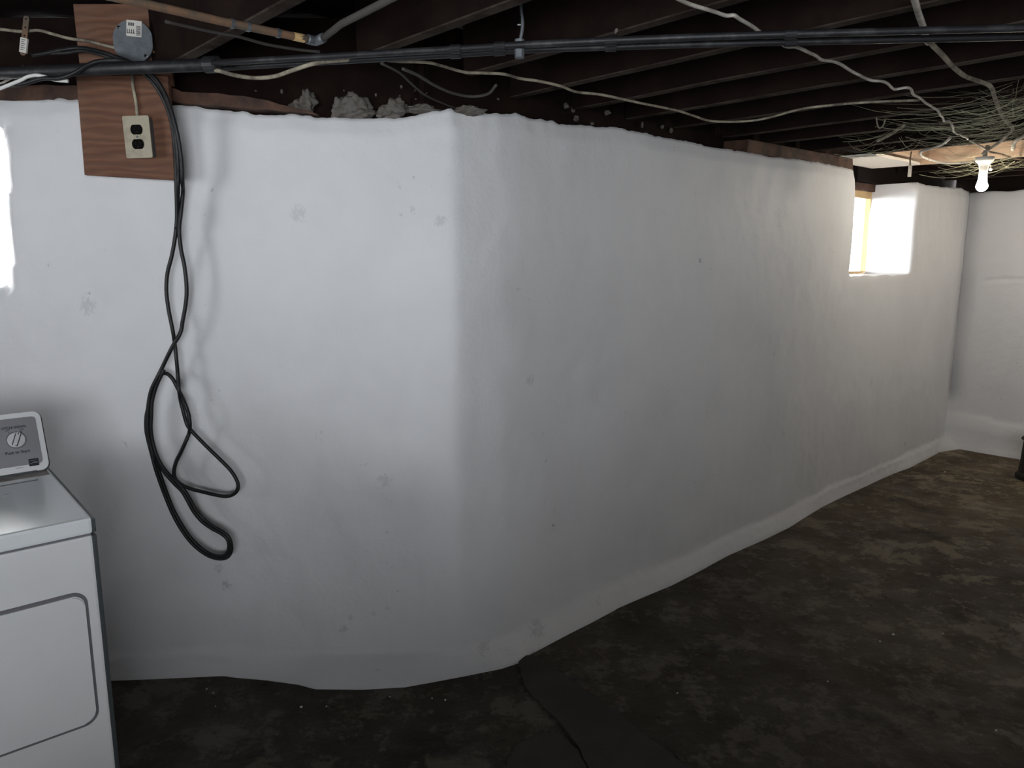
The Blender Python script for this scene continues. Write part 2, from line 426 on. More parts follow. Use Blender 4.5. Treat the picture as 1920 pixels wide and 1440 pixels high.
def t1(c):
    u, v = to_uv(c.x, c.y); return 4.40 < u < 5.50 and 1.9 - .1 < v < 2.02 and 1.3 < c.z < 2.1
def t2(c): return -2.6 < c.x < -1.5 and 2.4 < c.y < 2.56 and 1.3 < c.z < 1.95
soften(t1, V3, 7, (.005, .001)); soften(t2, Vector((0, 1, 0)), 14, (.045, .028, .014, .005))
reveal(t1, V3, 0, 0); reveal(t2, Vector((0, 1, 0)), 0, 0)
wall_back = structure(link('wall_back', bm, M_wall, smooth=True))

# ---------------------------------------------------------------- far wall
bm = bmesh.new(); grid = []
vs_ = [2.10 - k * .016 for k in range(110)] + [.34 - .08 * k for k in range(45)]
for v in vs_:
    col = []
    toe = .045 if v > 1.2 else .05
    ztop = 1.965 + .012 * nn(Vector((v * 9, 0, 0))) + (.004 if v > 1.9 else 0)
    lo, hi = (.23, .262) if v > 1.66 else (.205, .235)
    prof = [(-.04, toe + .03), (0, toe + .028), (.03, toe + .012), (.06, toe), (lo - .08, toe - .005), (lo, toe - .008), (hi, .006)]
    zz = [hi + (ztop - hi) * k / 110 for k in range(1, 111)]
    for z, off in prof: col.append(bm.verts.new(uvp(6.50 - off - .35 * lumps(Vector((v * 1.3 + 20, 4)), z), v, z)))
    for k, z in enumerate(zz):
        off = -min(.12, .042 * max(0, (v - 1.84) / .12) ** 2) * min(1, (z - hi) * 6) + .6 * lumps(Vector((v * 1.3 + 20, 4)), z)
        zc = 1.292 + (.03 * math.sin((1.9 - v) * 5) if v < 1.85 else .0)
        if v < 1.82 and abs(z - zc) < .011: off -= .013
        if k > 106: off -= .004 * (k - 106)
        col.append(bm.verts.new(uvp(6.50 - off, v, z)))
    for bk in (.1, .3): col.append(bm.verts.new(uvp(6.50 + bk, v, ztop)))
    grid.append(col)
for a, b in zip(grid, grid[1:]):
    for k in range(len(a) - 1): bm.faces.new((a[k], a[k + 1], b[k + 1], b[k]))
structure(link('wall_far', bm, M_wall, smooth=True))

# ---------------------------------------------------------------- floor
bm = bmesh.new(); nx, ny = 150, 120
x0, x1, y0, y1 = -3.3, 7.8, -1.8, 6.3
g = [[bm.verts.new((x0 + (x1 - x0) * i / nx, y0 + (y1 - y0) * j / ny, .004 * nn(Vector((i * .21, j * .21, 0))) - .003)) for j in range(ny + 1)] for i in range(nx + 1)]
for i in range(nx):
    for j in range(ny): bm.faces.new((g[i][j], g[i + 1][j], g[i + 1][j + 1], g[i][j + 1]))
floor = structure(link('floor', bm, M_floor, smooth=True))
def patch(px, name, z=.005):
    P = [atz(x, y, 0) for x, y in px]; Q = []
    n = len(P)
    for i in range(n):
        a, b = P[i], P[(i + 1) % n]
        m_ = max(2, int((b - a).length / .02))
        for k in range(m_):
            q = a + (b - a) * (k / m_); Q.append(q + Vector((nn(q * 30), nn(q * 30 + Vector((5, 5, 5))), 0)) * .008)
    c = sum(Q, Vector()) / len(Q)
    bm = bmesh.new()
    low = [bm.verts.new((q.x, q.y, -.01)) for q in Q]
    top = [bm.verts.new((q.x + (c.x - q.x) * .01, q.y + (c.y - q.y) * .01, z)) for q in Q]
    for i in range(len(Q)): bm.faces.new((low[i], low[(i + 1) % len(Q)], top[(i + 1) % len(Q)], top[i]))
    bmesh.ops.triangulate(bm, faces=[bm.faces.new(top)])
    return link(name, bm, M_patch, floor)
p_ = patch([(972,1242),(975,1262),(982,1284),(1000,1310),(1025,1334),(1045,1352),(1062,1372),(1085,1402),(1100,1440),(1180,1560),(1440,1560),(1375,1500),(1290,1440),(1250,1408),(1210,1378),(1170,1348),(1130,1318),(1090,1292),(1050,1262),(1020,1240),(999,1228),(985,1230)], 'mortar_patch')
p_['label'] = 'smooth dark grey mortar strip filling a trench in the floor'
p2 = patch([(1050,1376),(1020,1374),(995,1384),(968,1398),(955,1416),(948,1445),(940,1560),(1170,1560),(1098,1440),(1082,1405)], 'mortar_patch', .0038)
p2['label'] = 'rounded dark grey mortar patch beside the trench strip'
bm = bmesh.new()
for x, y, s in ((565,1326,9),(612,1325,5),(810,1310,5),(835,1313,6),(731,1307,4),(1675,1190,8),(1650,1203,6),(1772,885,5),(1663,893,4),(1768,1188,4),(1552,1278,4),(400,1300,3),(388,1292,4),(404,1325,3),(1868,1370,5),(1270,1300,4)):
    c = atz(x, y, .004); r = s * .00075 * c.length / 2.6
    k = random.random() * 6
    prism(bm, [(r * (.6 + .5 * random.random()) * math.cos(k + a), r * .8 * math.sin(k + a)) for a in (0, 1.2, 2.3, 3.6, 4.9)], 0, .0025, Matrix.Translation(c))
o = link('paint_flecks', bm, M_fleck, floor); o['kind'] = 'stuff'; o.name = 'paint_fleck'

# ---------------------------------------------------------------- ceiling: subfloor, joists, rim boards
bm = bmesh.new()
k = 0; y = -3.4
for n in range(62):                       # boards laid across the joists
    a = -3.9 + n * .145
    box(bm, -4.6, 7.4, a, a + .139, 2.262 + .002 * (n % 3), 2.29, M=Matrix(((CT, -ST, 0, 0), (ST, CT, 0, 0), (0, 0, 1, 0), (0, 0, 0, 1))))
box(bm, -4.7, 7.5, -4.0, 5.2, 2.292, 2.33, M=Matrix(((CT, -ST, 0, 0), (ST, CT, 0, 0), (0, 0, 1, 0), (0, 0, 0, 1))))
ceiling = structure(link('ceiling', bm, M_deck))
GRID = Matrix(((CT, -ST, 0, 0), (ST, CT, 0, 0), (0, 0, 1, 0), (0, 0, 0, 1)))
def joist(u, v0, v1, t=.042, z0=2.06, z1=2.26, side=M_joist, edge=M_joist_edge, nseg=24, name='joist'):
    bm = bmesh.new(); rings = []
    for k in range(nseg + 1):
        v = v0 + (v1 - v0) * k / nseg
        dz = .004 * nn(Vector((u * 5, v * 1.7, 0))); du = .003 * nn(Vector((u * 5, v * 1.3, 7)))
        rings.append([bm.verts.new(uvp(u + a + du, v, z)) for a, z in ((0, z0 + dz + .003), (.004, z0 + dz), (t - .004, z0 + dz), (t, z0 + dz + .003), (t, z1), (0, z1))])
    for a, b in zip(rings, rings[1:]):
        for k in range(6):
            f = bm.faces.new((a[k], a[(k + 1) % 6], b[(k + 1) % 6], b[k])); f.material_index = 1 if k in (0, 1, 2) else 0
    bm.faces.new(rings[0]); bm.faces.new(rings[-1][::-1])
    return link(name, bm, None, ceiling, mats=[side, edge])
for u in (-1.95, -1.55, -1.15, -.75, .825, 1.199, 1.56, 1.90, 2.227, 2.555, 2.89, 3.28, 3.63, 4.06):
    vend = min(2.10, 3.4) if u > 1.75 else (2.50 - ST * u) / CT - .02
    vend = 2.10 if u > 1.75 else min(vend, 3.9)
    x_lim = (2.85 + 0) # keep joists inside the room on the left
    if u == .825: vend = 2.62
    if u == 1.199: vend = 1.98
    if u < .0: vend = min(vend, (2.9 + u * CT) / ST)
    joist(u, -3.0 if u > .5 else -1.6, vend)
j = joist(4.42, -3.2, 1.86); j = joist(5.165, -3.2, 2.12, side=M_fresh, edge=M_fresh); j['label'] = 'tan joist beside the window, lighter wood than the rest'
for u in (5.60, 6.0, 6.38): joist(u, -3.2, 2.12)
# header across the window bay and pale soffit board
def gbox(name, mat_, u0, u1, v0, v1, z0, z1, parent=None, bevel=.002):
    bm = bmesh.new(); box(bm, u0, u1, v0, v1, z0, z1, bevel, GRID); return link(name, bm, mat_, parent)
o = gbox('soffit_board', M_pale, 4.50, 5.16, 1.865, 2.16, 2.058, 2.074, ceiling); o['label'] = 'pale board under the joists above the window'
o = gbox('header', M_fresh, 4.462, 5.165, 1.82, 1.858, 2.085, 2.24, ceiling); o['label'] = 'tan header board closing the joist bay at the window'
gbox('blocking', M_joist, 4.11, 4.42, 1.90, 1.95, 2.07, 2.25, ceiling)
# rim board and sill plate on the long wall
o = structure(gbox('trim_1', M_joist, 1.50, 4.36, 2.13, 2.17, 1.93, 2.262)); 
bm = bmesh.new(); box(bm, 3.35, 4.52, 2.0, 2.14, 1.985, 2.05, .004, GRID)
for v in bm.verts: v.co.z += .008 * nn(v.co * 9); v.co += V3 * .012 * nn(v.co * 12)
structure(link('trim_2', bm, M_sill))
structure(gbox('trim_3', M_deck, 5.00, 6.95, 2.18, 2.22, 1.972, 2.262))
structure(gbox('trim_4', M_deck, 6.76, 6.80, -3.2, 2.16, 1.90, 2.262))
bm = bmesh.new(); box(bm, -2.98, -.29, 2.60, 2.64, 1.93, 2.262, .002)
structure(link('trim_5', bm, M_joist))
bm = bmesh.new()                         # brown sill plate lying on the left stretch of wall
rows = []
for k in range(61):
    x = -2.95 + 2.33 * k / 60; q = (x + 2.95) / 2.33
    zb = 1.972 - .035 * max(0, (x + 1.05) / .45) ** 1 * (x > -1.05) + (.004 if x > -1.05 else .012)
    zb += .004 * nn(Vector((x * 20, 0, 0))); zt = zb + (.045 if x < -1.05 else .036) + .005 * nn(Vector((x * 7, 4, 0)))
    zt = zb + (zt - zb) * min(1, (-.62 - x) / .22 + .05)
    yf = 2.49 + .006 * nn(Vector((x * 13, 2, 2)))
    rows.append([bm.verts.new(c) for c in ((x, yf, zb), (x, yf, zt), (x, 2.60, zt), (x, 2.60, zb))])
for a, b in zip(rows, rows[1:]):
    for k in range(4): bm.faces.new((a[k], b[k], b[(k + 1) % 4], a[(k + 1) % 4]))
bm.faces.new(rows[0]); bm.faces.new(rows[-1][::-1])
structure(link('trim_6', bm, M_sill))
# mortar lumps left standing on the wall top
def lump(cx, cy, wpx, hpx, seed, Y=2.545):
    c = aty(cx, cy, Y); r = wpx / 1400 * Y / 2; hh = hpx / 1400 * Y / 2
    bm = bmesh.new(); bmesh.ops.create_icosphere(bm, subdivisions=4, radius=1)
    for v in bm.verts:
        n3 = v.co.copy(); f = 1 + .55 * nn(n3 * 1.6 + Vector((seed, 0, 0))) + .25 * nn(n3 * 4 + Vector((seed, 3, 0)))
        taper = 1.0 - .35 * max(0, n3.z)
        v.co = Vector((n3.x * r * f * taper, n3.y * .03 * f, n3.z * hh * f))
        v.co += c
    o = link('mortar_lump', bm, M_mortar, wall_back, smooth=True); return o
for a in ((560,204,44,26,1),(577,190,30,40,2),(640,205,40,36,3),(662,200,55,44,4),(676,212,46,20,8),(742,203,44,34,5),(722,210,30,22,9),(790,205,60,16,6),(880,207,50,14,7)): lump(*a)
bm = bmesh.new()
for x, y, s in ((480,170,4),(528,171,5),(465,208,12),(752,163,5),(704,178,4),(750,180,4),(778,170,3),(935,186,5),(1062,198,8),(1074,204,7),(1080,222,14),(1140,212,10),(1110,232,8),(1204,237,7),(1243,238,6),(1259,245,6),(1200,160,3),(1155,58,10),(780,186,4),(645,170,4),(800,175,3)):
    P = atz(x, y, 2.02) if y < 100 else atv(x, y, 2.12) if x > 930 else aty(x, y, 2.59)
    r = s / 1400 * P.length * .5; s0 = len(bm.verts)
    q = bmesh.ops.create_icosphere(bm, subdivisions=2, radius=r * .8)
    for v in q['verts']: v.co = P + Vector((v.co.x * (.6 + (x % 7) / 9), v.co.y, v.co.z * (.7 + (x % 5) / 4))) * (1 + .9 * nn(v.co * 90 + Vector((x, 0, 0))))
o = link('mortar_crumb', bm, M_mortar, wall_back); o['kind'] = 'stuff'

# ---------------------------------------------------------------- room outside the frame
def wall_strip(name, a, b, hole=None, z1=2.27, t=.12):
    # wall from a to b (world xy), with a window hole (s0, s1, z0, z1)
    a, b = Vector(a), Vector(b); d = (b - a); L = d.length; d.normalize(); n = Vector((d.y, -d.x))
    M = Matrix(((d.x, n.x, 0, a.x), (d.y, n.y, 0, a.y), (0, 0, 1, 0), (0, 0, 0, 1)))
    bm = bmesh.new()
    if hole:
        s0, s1, h0, h1 = hole
        for q in ((0, s0, 0, z1), (s1, L, 0, z1), (s0, s1, 0, h0), (s0, s1, h1, z1)): box(bm, q[0], q[1], 0, t, q[2] - (.04 if q[2] == 0 else 0), q[3], M=M)
    else: box(bm, 0, L, 0, t, -.04, z1, M=M)
    return structure(link(name, bm, M_stonewall))
wall_strip('wall_left', (-2.95, -1.4), (-2.95, 2.9), (1.1, 2.2, 1.05, 1.95), t=-.12)
wall_strip('wall_front', (-2.95, -1.4), (3.6, -1.4), (2.1, 3.8, 1.0, 1.96))
for nm, q in (('added_rear_window', (-.92, .92, -1.47, -1.46, .98, 1.98)), ('added_side_window', (-3.02, -3.01, -.32, .82, 1.03, 1.97))):  # panes of two unseen windows, added to light the room
    bm = bmesh.new(); box(bm, *q); structure(link(nm, bm, M_side if nm == 'added_side_window' else M_rear))
wall_strip('wall_right', (3.5, -1.45), (7.35, 2.18))
def window(name, M, w_, h_):              # simple two-light sash in local x (width), z (height)
    o = bpy.data.objects.new(name, None); C.objects.link(o); o.matrix_world = M; structure(o)
    f = bmesh.new()
    for q in ((0, .05, 0, h_), (w_ - .05, w_, 0, h_), (.05, w_ - .05, 0, .045), (.05, w_ - .05, h_ - .05, h_)): box(f, q[0], q[1], -.02, .02, q[2], q[3], .003)
    link('window_frame', f, M_sash, o)
    f = bmesh.new(); box(f, w_ / 2 - .014, w_ / 2 + .014, -.014, .014, .045, h_ - .05, .002); link('glazing_bar', f, M_sash, o)
    for a, b in ((.05, w_ / 2 - .014), (w_ / 2 + .014, w_ - .05)):
        f = bmesh.new(); box(f, a, b, -.002, .002, .045, h_ - .05); link('window_pane', f, M_glass, o)
    return o
Mw = GRID.copy(); Mw.translation = uvp(4.42, 2.265, 1.345); window('window_1', Mw, 1.02, .585)
window('window_2', Matrix.Translation((-2.56, 2.80, 1.30)), 1.0, .68)
o = gbox('trim_7', M_sill, 4.36, 5.52, 2.225, 2.262, 1.925, 2.262)    # lintel board over the window
structure(o)
bm = bmesh.new(); box(bm, 2.4, 14, 2.32, 14, -.4, 1.24, 0, GRID)
bm2 = None
outside = structure(link('floor_outside', bm, M_ground)); outside.name = 'ground'
bm = bmesh.new(); box(bm, -8, -1.4, 2.86, 8, -.4, 1.25); o = structure(link('ground', bm, M_ground))

# ---------------------------------------------------------------- electrical board
def quad_board(name, c4, Yf, th, mat_, parent):
    bm = bmesh.new()
    prism(bm, [(x, z) for x, z in c4], 0, th, Matrix(((1, 0, 0, 0), (0, 0, 1, Yf), (0, 1, 0, 0), (0, 0, 0, 1))))
    bmesh.ops.bevel(bm, geom=list(bm.edges), offset=.0012, segments=1, affect='EDGES')
    return link(name, bm, mat_, parent)
up = quad_board('plywood_board', [(-1.342, 2.02), (-1.058, 2.02), (-1.064, 2.258), (-1.345, 2.258)], 2.452, .018, M_ply, None)
tag(up, 'upper plywood board behind the grey round box cover', 'board', 'plywood boards')
lowb = quad_board('plywood_board', [(-1.346, 1.748), (-1.063, 1.732), (-1.060, 2.044), (-1.343, 2.046)], 2.428, .018, M_ply, None)
tag(lowb, 'lower plywood board with the ivory outlet, hanging over the white wall', 'board', 'plywood boards')
bm = bmesh.new()
box(bm, -1.30, -1.11, 2.446, 2.462, 1.95, 1.99)
o = link('furring', bm, M_ply, lowb)

def plate_frame(Y): return Matrix(((1, 0, 0, 0), (0, 0, -1, Y), (0, 1, 0, 0), (0, 0, 0, 1)))  # local x->X, y->Z, z-> towards camera
ob = thing('outlet', 'ivory duplex outlet cover with two black sockets on the plywood', 'outlet')
bm = bmesh.new(); PF = plate_frame(2.428)
tilt = Matrix.Translation((-1.153, 1.858, 0)) @ Matrix.Rotation(math.radians(1.5), 4, 'Z')
prism(bm, rrect(-.037, .037, -.058, .058, .004), 0, .030, PF @ tilt); link('outlet_box', bm, M_galv, ob)
bm = bmesh.new(); prism(bm, rrect(-.0405, .0405, -.0625, .0625, .005), .0295, .034, PF @ tilt)
bmesh.ops.bevel(bm, geom=[e for e in bm.edges if e.calc_length() > .02], offset=.001, segments=2, affect='EDGES'); link('cover_plate', bm, M_plate, ob)
for s in (1, -1):
    bm = bmesh.new()
    pl = [(.0185 * math.cos(a), s * .0215 + max(-.0145, min(.0145, .0185 * math.sin(a)))) for a in [k * math.pi / 16 for k in range(32)]]
    prism(bm, pl, .033, .0356, PF @ tilt); so = link('socket', bm, M_outlet, ob)
    bm = bmesh.new()
    for dx in (-.0065, .0065): box(bm, dx - .001, dx + .001, s * .0215 - .002, s * .0215 + .006, .0354, .0358, M=PF @ tilt)
    lathe(bm, [(.0024, .0354), (.0024, .0358), (0, .0358)], 10, PF @ tilt @ Matrix.Translation((0, s * .0215 - .007, 0)))
    link('socket_slot', bm, M_hole, so)
bm = bmesh.new(); lathe(bm, [(.0035, .033), (.0034, .0352), (0, .0358)], 12, PF @ tilt); link('screw', bm, M_galv, ob)

# round junction box with octagonal-ish cover
jb = thing('junction_box', 'grey round steel junction box cover with a white sticker on the plywood', 'junction box')
PF2 = plate_frame(2.452); c_ = aty(248, 77, 2.41); T_ = PF2 @ Matrix.Translation((c_.x, c_.z, 0))
bm = bmesh.new(); prism(bm, [(.054 * math.cos(math.radians(22.5 + 45 * k)), .054 * math.sin(math.radians(22.5 + 45 * k))) for k in range(8)], 0, .036, T_); link('box_body', bm, M_galv, jb)
cov = []
for k in range(64):
    a = 2 * math.pi * k / 64; r = .0625
    x, y = r * math.cos(a), r * math.sin(a)
    x, y = max(-.0595, min(.0595, x)), max(-.0605, min(.0605, y))
    q = (x + y) / 1.4142; q = min(q, .0595); 
    cov.append((x, y))
bm = bmesh.new(); prism(bm, cov, .0355, .039, T_)
bmesh.ops.bevel(bm, geom=[e for e in bm.edges if abs((e.verts[0].co - e.verts[1].co).y) < 1e-4], offset=.0012, segments=2, affect='EDGES')
cover = link('cover_plate', bm, M_galv, jb)
for x, y in ((-.039, .040), (.036, -.042)):
    bm = bmesh.new(); lathe(bm, [(.0048, .0385), (.0046, .041), (.002, .0424), (0, .0425)], 14, T_ @ Matrix.Translation((x, y, 0))); link('screw', bm, M_chrome, jb)
bm = bmesh.new(); prism(bm, rrect(-.020, .026, .014, .060, .001, 1), .0391, .0395, T_ @ Matrix.Rotation(math.radians(-6), 4, 'Z')); st = link('sticker', bm, M_sticker, jb)
bm = bmesh.new(); R_ = T_ @ Matrix.Rotation(math.radians(-6), 4, 'Z')
y = .018
while y < .046:                      # barcode: rows stacked down the right side
    h = random.choice((.0006, .0010, .0016)); box(bm, .010, .0235, y, y + h, .0394, .0398, M=R_); y += h + random.choice((.0006, .001))
for k in range(4):                   # heavy figures on the left
    x = -.018 + k * .0065
    box(bm, x, x + .0022, .022, .034, .0394, .0398, M=R_); box(bm, x, x + .0050, .022, .0245, .0394, .0398, M=R_)
for k in range(3):
    x = -.014 + k * .0062; box(bm, x, x + .0042, .044, .053, .0394, .0398, M=R_)
link('sticker_print', bm, M_ink, st)

# ---------------------------------------------------------------- pipes and cables
def cable(name, label, cat, pts, r, m_, n=8, seg=8, group=None, wob=0):
    P = smooth_path(pts, n)
    if wob: P = [p + Vector((nn(p * 9), nn(p * 9 + Vector((7, 0, 0))), nn(p * 9 + Vector((0, 9, 0))))) * wob for p in P]
    bm = bmesh.new(); tube(bm, P, r, seg)
    o = link(name, bm, m_, smooth=True); tag(o, label, cat, group); return o
zp = 2.024
pp = thing('iron_pipe', 'thick black iron pipe crossing in front of the plywood board', 'pipe')
a_ = aty(-160, 149, 2.405); b_ = atz(395, 121, zp); 
A_, B_ = atz(-40, 139, 2.030), atz(402, 121, 2.022)
dirp = (B_ - A_).normalized()
bm = bmesh.new(); tube(bm, [A_ - dirp * .35, A_, B_], .0175, 16); link('pipe_run', bm, M_pipe, pp, smooth=True)
bm = bmesh.new(); tube(bm, [B_ - dirp * .028, B_ - dirp * .027, B_ + dirp * .012, B_ + dirp * .013], lambda t: .0225 if 0 < t < 1 else .019, 16); link('coupling', bm, M_pipe, pp, smooth=False)
def line_of(px, dz): return [atz(x, y, 2.022 + dz) for x, y in px]
up_line = line_of([(398,118),(870,91),(975,84),(1300,69.5),(1735,57),(1935,52)], 0)
lo_line = line_of([(398,128),(870,101),(975,94),(1300,83),(1735,73),(1935,68.5)], 0)
for pts, lab in ((up_line, 'upper of the two thin black pipes running side by side under the joists'), (lo_line, 'lower of the two thin black pipes running side by side under the joists')):
    p = thing('thin_pipe', lab, 'pipe', 'pair of thin pipes')
    pts = pts + [pts[-1] + (pts[-1] - pts[-2]) * 2.5]
    bm = bmesh.new(); tube(bm, smooth_path(pts, 4), .0086, 12); link('pipe_run', bm, M_pipe, p, smooth=True)
    for k, f in ((0, .95), (1, .55), (2, .5), (3, .4)):
        q = pts[k] + (pts[k + 1] - pts[k]) * f; dd = (pts[k + 1] - pts[k]).normalized()
        bm = bmesh.new(); tube(bm, [q, q + dd * .028], .0112, 12); link('coupling', bm, M_pipe, p)
# strap hanger from the joist down to the pair of pipes
def strap(name, label, top, bot, w_, m_, wdir, th=.0016, holes=0, tip=None):
    o = thing(name, label, 'strap'); d = (bot - top); L = d.length; d.normalize(); n = d.cross(wdir).normalized(); wd = n.cross(d).normalized()
    M = Matrix(((wd.x, d.x, n.x, top.x), (wd.y, d.y, n.y, top.y), (wd.z, d.z, n.z, top.z), (0, 0, 0, 1)))
    bm = bmesh.new(); prism(bm, rrect(-w_ / 2, w_ / 2, 0, L, w_ * .45), -th, th, M); link('strap_band', bm, m_, o)
    bm = bmesh.new()
    for k in range(holes):
        lathe(bm, [(w_ * .17, th), (w_ * .17, th + .0004), (0, th + .0004)], 10, M @ Matrix.Translation((0, L * (.08 + k * .84 / max(1, holes - 1)), 0)))
        lathe(bm, [(0, -th - .0004), (w_ * .17, -th - .0004), (w_ * .17, -th)], 10, M @ Matrix.Translation((0, L * (.08 + k * .84 / max(1, holes - 1)), 0)))
    if holes: link('strap_hole', bm, M_hole, o)
    return o, M, L
p975 = atz(974, 86, 2.022)
o = thing('pipe_hanger', 'thin rod with a clamp holding the pipe pair under the joists', 'hanger')
bm = bmesh.new(); tube(bm, smooth_path([p975 + Vector((.0, 0, .005)), p975 + Vector((.008, 0, .05)), p975 + Vector((.004, 0, .09)), p975 + Vector((.006, .0, .14)), p975 + Vector((.004, 0, .24))], 6), .0042, 8); link('hanger_rod', bm, M_galv, o, smooth=True)
bm = bmesh.new(); tube(bm, [p975 + Vector((0, .004, .016)), p975 + Vector((0, .004, -.028))], .0125, 10); link('clamp', bm, M_galv, o)
bm = bmesh.new(); tube(bm, [p975 + Vector((0, 0, .05)), p975 + Vector((0, 0, .068))], .0065, 6); link('nut', bm, M_chrome, o)
P = aty(50, 30, 2.42); Q = aty(43, 104, 2.42)
so, SM, SL = strap('hanger_strap', 'rusty perforated metal strap with a white label on the dark rim', P, Q, .017, M_rust, Vector((1, 0, 0)), holes=5)
so['category'] = 'strap'
bm = bmesh.new(); prism(bm, rrect(-.0105, .0105, SL * .56, SL * .93, .001, 1), -.0034, -.0018, SM)
prism(bm, rrect(-.0105, .0105, SL * .56, SL * .93, .001, 1), .0018, .0034, SM); tg = link('paper_label', bm, M_sticker, so)
bm = bmesh.new()
for k in range(6):
    for z_ in (-.0036, .0034): box(bm, -.007, .006 - .004 * (k % 2), SL * (.60 + k * .05), SL * (.615 + k * .05), z_, z_ + .0002, M=SM)
link('label_print', bm, M_ink, tg)

# rusty conduit with elbow
zc_ = 2.035
pts = [atz(-40, -60, zc_), atz(250, 2, zc_), atz(420, 41, zc_), atz(560, 70, zc_), atz(588, 75.5, zc_)]
pts2 = [atz(600, 76, zc_), atz(640, 45, zc_), atz(705, 12, zc_), atz(800, -38, zc_)]
cd_ = thing('conduit', 'rusty brown conduit with an elbow above the middle of the wall', 'conduit')
bm = bmesh.new(); tube(bm, pts, .0095, 10); link('conduit_run', bm, M_rust, cd_, smooth=True)
bm = bmesh.new(); tube(bm, [a + Vector((0, 0, 0)) for a in pts2], .0085, 10); o = link('conduit_run', bm, M_darkcable, cd_, smooth=True); o['label'] = 'darker conduit run past the elbow'
bm = bmesh.new(); tube(bm, smooth_path([atz(576, 73, zc_), atz(592, 76.5, zc_), atz(606, 71, zc_)], 5), .0118, 12); link('elbow', bm, M_galv, cd_, smooth=True)
bm = bmesh.new(); tube(bm, [atz(550, 68, zc_), atz(570, 72.3, zc_)], .0103, 12); o = link('tape_wrap', bm, M_sash, cd_)
for x in (432, 462, 518):
    bm = bmesh.new(); tube(bm, [atz(x, 41 + (x - 420) * .208, zc_), atz(x + 6, 42.3 + (x - 420) * .208, zc_)], .0112, 10); link('conduit_clip', bm, M_galv, cd_)
Z = 2.035
cable('cloth_cable', 'tan cable drooping just below the thick pipe beside the plywood', 'cable', [atz(398,130,2.01), atz(415,134,2.0), atz(445,142,2.0), atz(480,146,2.0), atz(515,143,2.0), atz(548,132,2.0), atz(590,119,2.01), atz(640,113,2.02), atz(690,110,2.03), atz(720,113,2.03)], .0056, M_dustcable)
cable('cloth_cable', 'long thin cable sagging across the dark gap above the wall top', 'cable', [atz(x, y, z) for x, y, z in ((718,112,2.03),(745,115,2.03),(800,117,2.03),(830,124,2.03),(870,135,2.03),(910,137,2.03),(945,139,2.03),(975,147,2.03),(1010,152,2.03),(1050,161,2.03),(1080,172,2.03),(1130,178,2.03),(1200,193,2.03),(1268,207,2.03),(1300,217,2.03),(1335,227,2.03),(1395,227.5,2.04),(1440,221,2.045),(1500,205,2.045),(1560,197,2.045),(1640,191,2.045),(1724,188,2.045))], .0044, M_dustcable)
cable('old_wire', 'dim wire slanting down above the thick pipe', 'wire', [atz(x, y, 2.045) for x, y in ((310,40),(400,60),(445,68),(500,83),(560,93),(600,97))], .004, M_darkcable)
cable('old_wire', 'dim wire loop drooping behind the pipes to the wall top, nearer the elbow', 'wire', [atz(x, y, 2.0) for x, y in ((715,119),(750,137),(775,160),(800,180),(835,196),(860,205))], .0034, M_darkcable)
cable('old_wire', 'dim thicker wire swagging behind the pipes above the raised wall top', 'wire', [atz(x, y, 2.0) for x, y in ((755,129),(785,142),(815,160),(850,175),(885,181),(915,176),(930,160))], .0045, M_darkcable)
cable('cloth_cable', 'tan cable entering from the left edge onto the upper plywood', 'cable', [aty(x, y, 2.435) for x, y in ((-60,52),(0,55),(40,59),(72,57),(100,64),(130,72),(165,77),(200,86),(225,92))], .0047, M_dustcable)
cable('cloth_cable', 'short tan cable leaving the junction box to the right', 'cable', [aty(x, y, 2.435) for x, y in ((282,96),(300,99),(318,101),(335,107),(350,114))], .0042, M_rust)
cable('feed_cable', 'beige cable running down the plywood into the outlet', 'cable', [aty(x, y, Y_) for x, y, Y_ in ((248,112,2.43),(248,135,2.42),(249,160,2.42),(253,180,2.421),(256,200,2.421),(258,221,2.421))], .0048, M_dustcable)
cable('white_cable', 'white cable arching in from the left edge under the pipe', 'cable', [aty(x, y, 2.27) for x, y in ((-60,185),(-20,172),(0,166),(20,158),(40,150),(52,144),(68,141),(85,144),(105,150),(128,152))], .0052, M_white)
cable('grey_wire', 'grey wire tangled beside the white cable at the left edge', 'wire', [aty(x, y, 2.40) for x, y in ((-40,168),(0,157),(14,150),(26,143),(38,130),(44,124))], .0036, M_greycable)
cable('grey_wire', 'short curled wire end under the dark pipe at the left edge', 'wire', [aty(x, y, 2.41) for x, y in ((0,128),(12,138),(22,134),(20,126),(32,138),(40,150))], .003, M_greycable)

# heavy black cords: two runs come in over the pipe and hang down in loops
Yc = 2.43
def cord_pts(L, base=Yc): return [aty(p[0], p[1], p[2] if len(p) > 2 else base) for p in L]
runA = [(60,104,2.42),(95,98,2.42),(120,93,2.42),(150,90,2.415),(180,95,2.40),(210,104,2.39),(235,113,2.38),(258,124,2.375),(283,143,2.375),(305,170,2.38),(318,200,2.385),(326,235,2.39),(331,270,2.395),(334,310,2.40),(334,345,2.40)]
runB = [(-60,190,2.285),(0,163,2.285),(40,158,2.28),(80,147,2.27),(110,147,2.26),(140,137,2.25),(165,122,2.245),(185,115,2.25),(215,113,2.26),(240,116,2.28),(270,130,2.31),(293,150,2.33),(311,180,2.35),(323,215,2.37),(334,258,2.385),(340,300,2.39),(342,340,2.40)]
def c8(L, dy=0): return [(220 + x / 2.88, 600 + y / 2.88, Yc + dy + q) for x, y, q in L]
